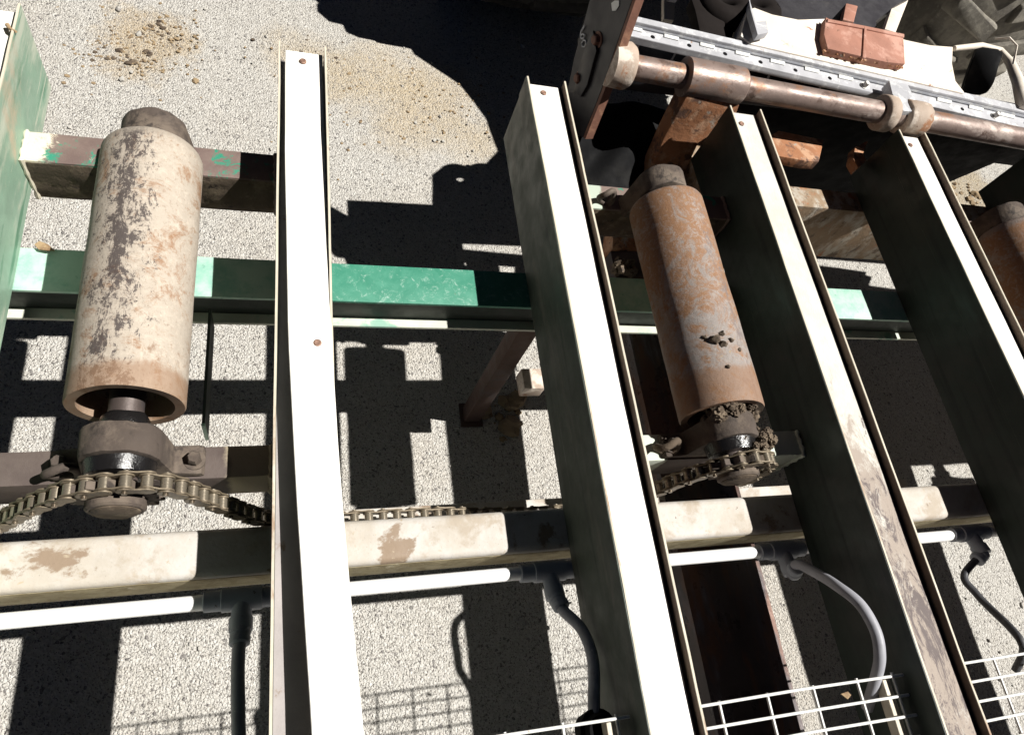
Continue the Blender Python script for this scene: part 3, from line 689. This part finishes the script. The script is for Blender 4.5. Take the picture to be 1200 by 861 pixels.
# angle rail: a bright back ledge, the lower ledge with slots, a grey web between
ZR = -.99
RL = quadbar(quads(733, XE, -8, -1), .010, ZR).build('slotted_rail', M['galv'], C, .0015, 1)
quadbar(quads(733, XE, -.8, 5), .035, ZR - .008).build('rail_web', M['galvdark'], C)
def seg(u0, u1): return quadbar(quads(u0, u1, 4.6, 17), .020, ZR - .012).build('lower_rail', M['galv'], C, .0015, 1)
seg(733, 1036); seg(1068, XE)
for i in range(22):
    u = 736 + i * 43.0 - i * i * .30
    if u > 1210 or 1015 < u < 1062: continue
    quadbar([(u, f2(u) + 2.5), (u + 17, f2(u + 17) + 2.5), (u + 17, f2(u + 17) + 8.5), (u, f2(u) + 8.5)], .003, ZR - .0085).build('rail_lug', M['wire'], RL, .0008, 1)
    q = at(u + 29, f2(u + 29) + 12.2, ZR - .0118)
    if (960 < u < 1010) or (u > 1060 and i % 2 == 0):
        MB().hexbolt(q, (0, -.15, 1), .0075, .012).build('bolt', M['bolt_bright'], RL)
    else:
        MB().lathe(q - Vector((0, 0, .002)), (0, 0, 1), [(0, .0058), (.0026, .0058)], 18).build('slot_hole', M['black'], RL)
for u in (752, 795, 865, 905, 965, 1000, 1115, 1140, 1168, 1190):    # teeth between rail and shaft
    MB().tube([at(u, f2(u) + 18, -1.02), at(u - 9, f2(u) + 34, -1.06)], .0028, 6).build('rail_tooth', M['galv'], RL)
# clamp bracket round the shaft
for u0, u1, mat in ((1029, 1043, M['castrust']), (1054, 1080, M['castrust'])):
    a = onshaft(u0); b = onshaft(u1); L_ = (b - a).length
    MB().lathe(a, sd, [(0, sr + .006), (.004, sr + .017), (L_ - .004, sr + .017), (L_, sr + .009)], 12 if u0 > 1050 else 30).build('clamp_bracket', mat, C, .002, 1)
quadbar([(1042, f2(1042) - 2), (1064, f2(1064) - 2), (1080, 131), (1059, 130), (1046, 110)], .03, -.965).build('clamp_arm', M['galv'], C, .003)
# pale cast cross beam with an arched upper edge
top = [(868, 42), (876, 12), (884, 9), (905, 17), (935, 23), (968, 22), (985, 28), (1040, 40), (1062, 47), (1090, 53), (1117, 55), (1116, 75), (1120, 95), (1130, 108)]
bot = [(u, f2(u) - 7) for u in (1130, 1060, 1000, 940, 880)]
quadbar(top + bot, .07, -.985).build('cross_beam', M['cast'], C, .012, 3)
WB = quadbar([(968, 20), (975, 24), (1059, 41), (1061, 75), (1040, 73), (970, 57), (966, 40)], .022, -.962).build('wear_block', M['redblock'], C, .003, 2, rough=.0012, rfreq=60)
quadbar([(970, 22), (1012, 30), (1060, 40), (1060, 43.5), (1012.5, 33.5), (970, 25.5)], .008, -.958).build('weld_bead', M['redblock'], WB, .001, 1)
quadbar([(1013, 31), (1016, 31.6), (1015, 68), (1011, 67)], .006, -.9575).build('weld_bead', M['redblock'], WB, .001, 1)
m = MB()
for i in range(40):
    q = at(966 + i * 2.35, 59 + i * .52 + random.uniform(-1.5, 2), -.972); m.blob(q, random.uniform(.003, .006), .6, 1)
for i in range(14):
    q = at(967 + random.uniform(-1, 1), 24 + i * 2.5, -.972); m.blob(q, random.uniform(.003, .006), .6, 1)
m.build('rust_seam', M['rust'], WB)
for poly, mat, z in (([(778, -8), (792, -8), (790, 24), (778, 22)], M['cast'], -1.3),
                     ([(872, -35), (887, -35), (901, 38), (888, 41), (880, 12)], M['galv'], -.955),
                     ([(998, -30), (1014, -26), (1001, 26), (988, 23)], M['redblock'], -1.0),
                     ([(1058, -30), (1075, -26), (1050, 38), (1037, 34)], M['cast'], -1.0)):
    far = [at(u, v, z - (.20 if poly[0][1] < -10 else .01)) for u, v in poly[:2]]; nr = [at(u, v, z) for u, v in poly[2:]]
    MB().prism(far + nr, (0, 0, -.02)).build('upright_strap', mat, C, .003)
# dark round eye at the right end of the cross beam
e = at(1150, 84, -1.0)
ax = Vector((.75, -.5, .42)).normalized()
m = MB(); m.lathe(e - ax * .03, ax, [(0, .034), (-.004, .056), (.012, .064), (.05, .064), (.062, .056), (.056, .036), (.03, .030)], 34, True)
PE = m.build('pivot_eye', M['black'], C, 0, rough=.004, rfreq=18)
MB().lathe(e - ax * .012, ax, [(0, .037), (.006, .037)], 30).build('hollow_shade', M['dark'], PE)  # black disc standing in for the shade inside the eye
m = MB(); m.tube([e + ax * .030 + ax.orthogonal().normalized() * .05 + Vector((.02 * t_, -.05 * t_, .05 - .05 * t_ * t_)) for t_ in (-.8, -.3, .3, .9)], .003, 6); m.build('rim', M['cast'], PE)
m = MB(); m.tube([at(1202, 128, -.985), at(1193, 96, -.975), at(1184, 74, -.975), at(1172, 60, -.98), at(1150, 54, -.985), at(1118, 57, -.99)], [.022, .016, .013, .011, .010, .008], 12)
m.build('eye_cover', M['cast'], PE)
# dark plates under the rail and shaft
MB().prism([(.69, 1.285, -1.06), (.69, 1.44, -1.06), (1.0, 1.45, -1.06), (1.22, 1.58, -1.06), (1.262, 1.66, -1.06), (1.228, 1.88, -1.06), (1.14, 2.04, -1.06), (.97, 2.17, -1.06), (.93, 2.27, -1.06), (2.05, 2.27, -1.06), (2.05, 1.96, -1.06), (1.72, 1.70, -1.06), (1.64, 1.44, -1.06), (3.1, 1.42, -1.06), (3.1, 1.36, -1.06)], (0, 0, -.04)).build('shade_plate', M['darksteel'], C, .006)  # added plate, outline cut to cast the ground shadow
for ex, ey, er in ((1.115, 1.57, .05), (1.215, 1.585, .05)):
    MB().tube([(ex + er * math.cos(a), ey + er * .8 * math.sin(a), -1.03) for a in [2 * math.pi * k / 24 for k in range(25)]], .033, 10).build('shadow_ring', M['dark'], C)  # rings added for the holed shadow they throw on the gravel
MB().prism([(1.00, 1.43, -1.02), (1.08, 1.43, -1.02), (1.10, 1.53, -1.02), (1.075, 1.60, -1.02), (1.04, 1.605, -1.02), (1.01, 1.575, -1.02), (1.01, 1.53, -1.02)], (0, 0, -.035)).build('shadow_lobe', M['dark'], C, .008)  # block added to cast the left lobe of that shadow
MB().prism([(1.06, 1.33, -1.105), (3.1, 1.33, -1.105), (3.1, 1.37, -1.25), (2.25, 1.37, -1.25), (2.15, 1.50, -1.78), (1.06, 1.50, -1.78)], (0, .03, 0)).build('shade_plate', M['black'], C, .004)  # added black sheet in place of the deep shade below the shaft
# rusty pieces seen under the shaft
quadbar([(903, 158), (912, 153), (966, 164), (960, 190), (945, 189), (908, 182)], .03, -1.12).build('rust_lug', M['rust'], C, .004, 2, rough=.003, rfreq=30)
quadbar([(1002, 172), (1018, 164), (1012, 180), (1016, 188), (1006, 197), (1000, 186)], .03, -1.10).build('rust_lug', M['rust'], C, .004, 2)

# dark folded flap between side plate and fork, widened to shade the gravel
FL = thing('shade_flap', 'black creased flap widened to shade the gravel between side plate and fork', 'rubber flap', (.85, 1.28, -1.3))
c0, c1, c2, c3 = Vector((.60, 1.36, -1.20)), Vector((.985, 1.36, -1.20)), Vector((.985, 1.10, -1.24)), Vector((.585, 1.10, -1.24))
rings = []
for i in range(37):
    t_ = i / 36; r_ = []
    for j in range(17):
        s_ = j / 16; q = (c0 * (1 - t_) + c1 * t_) * (1 - s_) + (c3 * (1 - t_) + c2 * t_) * s_
        r_.append(q + Vector((0, 0, .03 * noise.noise(Vector((t_ * 5 + s_ * 2.5, s_ * 1.6, 2))) + .007 * math.sin(t_ * 17 + s_ * 5))))
    rings.append(r_ + [q - Vector((0, 0, .008)) for q in r_[::-1]])
MB().loft(rings).build('flap', M['black'], FL)

# the fork under the deck
K = thing('fork_tine', 'long dark fork arm with an orange rusted heel lying under the deck', 'fork', (.9, 1.1, -1.4))
xa, xb = .800, .995
za = onshaft(804).x; zb = onshaft(866).x; Ys = onshaft(835).y
MB().loft([[(za, Ys - .040, -1.015), (zb, Ys - .043, -1.015), (zb, Ys + .02, -1.015), (za, Ys + .02, -1.015)],
           [(za, Ys - .046, -1.06), (zb + .01, Ys - .049, -1.06), (zb + .01, Ys + .01, -1.06), (za, Ys + .01, -1.06)],
           [(za, 1.186, -1.14), (xb, 1.184, -1.14), (xb, 1.24, -1.14), (za, 1.24, -1.14)],
           [(za - .002, 1.150, -1.25), (xb, 1.150, -1.25), (xb, 1.205, -1.26), (za - .002, 1.205, -1.26)],
           [(xa + .015, 1.085, -1.318), (xb, 1.085, -1.318), (xb, 1.12, -1.36), (xa + .015, 1.12, -1.36)],
           [(xa, .985, -1.338), (xb, .985, -1.338), (xb, .99, -1.40), (xa, .99, -1.40)]]).build('shank', M['rust'], K, .004, 2, rough=.002, rfreq=20)
m = MB(); rings = []
for i in range(40):
    y = .985 - 1.8 * i / 39; tk = .055 - .02 * i / 39
    r_ = []
    for j in range(13):
        s_ = j / 12; r_.append((xa + (xb - xa) * s_, y, -1.340 - .008 * (2 * s_ - 1) ** 2 + .002 * noise.noise(Vector((s_ * 5, y * 4, 0)))))
    r_ += [(xb, y, -1.340 - tk), (xa, y, -1.340 - tk)]
    rings.append(r_)
m.loft(rings); m.build('blade', M['tine'], K)
m = MB(); q = at(730, 314, -1.335)
for i in range(40): m.blob((q.x + random.uniform(-.022, .03), q.y + random.uniform(-.018, .016), -1.332 + random.uniform(-.012, .012)), random.uniform(.004, .012), .7, 2)
m.build('mud_lump', M['soil'], K)

# the loader carrying it: wheels in the top of the picture, body above and behind
V = thing('wheel_loader', 'wheel loader with big lugged tyres parked behind the fork carriage', 'loader', (1.7, 2.9, -H))
def wheel(xc, w_, yc, r_, mat):
    hub = MB().lathe((xc - w_ / 2 - .01, yc, -H + r_), (1, 0, 0), [(0, .12), (.02, .26), (.06, .30), (w_ - .04, .30), (w_, .26), (w_ + .02, .12)], 28).build('wheel', M['cast'], V)
    prof = [(-w_ / 2, r_ * .55), (-w_ / 2 - .02, r_ * .75), (-w_ / 2, r_ * .9), (-w_ / 2 + .05, r_ * .955), (0, r_ * .965), (w_ / 2 - .05, r_ * .955), (w_ / 2, r_ * .9), (w_ / 2 + .02, r_ * .75), (w_ / 2, r_ * .55)]
    MB().lathe((xc, yc, -H + r_), (1, 0, 0), prof, 48, True).build('tyre', mat, hub)
    m = MB(); n = 20
    for i in range(n):
        for s in (-1, 1):
            a0 = 2 * math.pi * (i + (.5 if s > 0 else 0)) / n
            def pt(t_, da, rr): 
                A = a0 + da + t_ * .16; return (xc + s * t_ * (w_ / 2 + .012), yc - rr * math.cos(A), -H + r_ + rr * math.sin(A))
            wd = .085
            lo_, hi_ = r_ * .93, r_ * 1.0
            m.loft([[pt(.03, -wd, lo_), pt(1, -wd, lo_ * .96), pt(1, wd, lo_ * .96), pt(.03, wd, lo_)],
                    [pt(.05, -wd * .7, hi_), pt(.95, -wd * .8, hi_ * .985), pt(.95, wd * .8, hi_ * .985), pt(.05, wd * .7, hi_)]])
    m.build('tread_lugs', mat, hub, .006, 1)
wheel(.90, .52, 2.82, .60, M['tyre_shaded']); wheel(2.72, .56, 2.72, .60, M['tyre'])
rbox(1.18, 2.45, 2.65, 3.0, -H + .42, -H + .78).build('axle', M['darksteel'], V, .03)
rbox(1.0, 2.6, 2.5, 4.6, -H + .95, -H + 1.7).build('chassis', M['darksteel'], V, .04)
rbox(1.25, 2.35, 2.25, 2.5, -H + .75, -H + 1.35).build('front_frame', M['darksteel'], V, .03)
MB().prism([(1.28, 1.95, -1.16), (1.42, 1.95, -1.16), (1.42, 2.4, -.55), (1.28, 2.4, -.55)], (0, .18, 0)).build('lift_arm', M['darksteel'], V, .01)
MB().prism([(1.86, 2.05, -1.10), (2.0, 2.05, -1.10), (2.0, 2.4, -.55), (1.86, 2.4, -.55)], (0, .18, 0)).build('lift_arm', M['darksteel'], V, .01)

for o in bpy.data.objects:
    if '_o' in o: del o['_o']
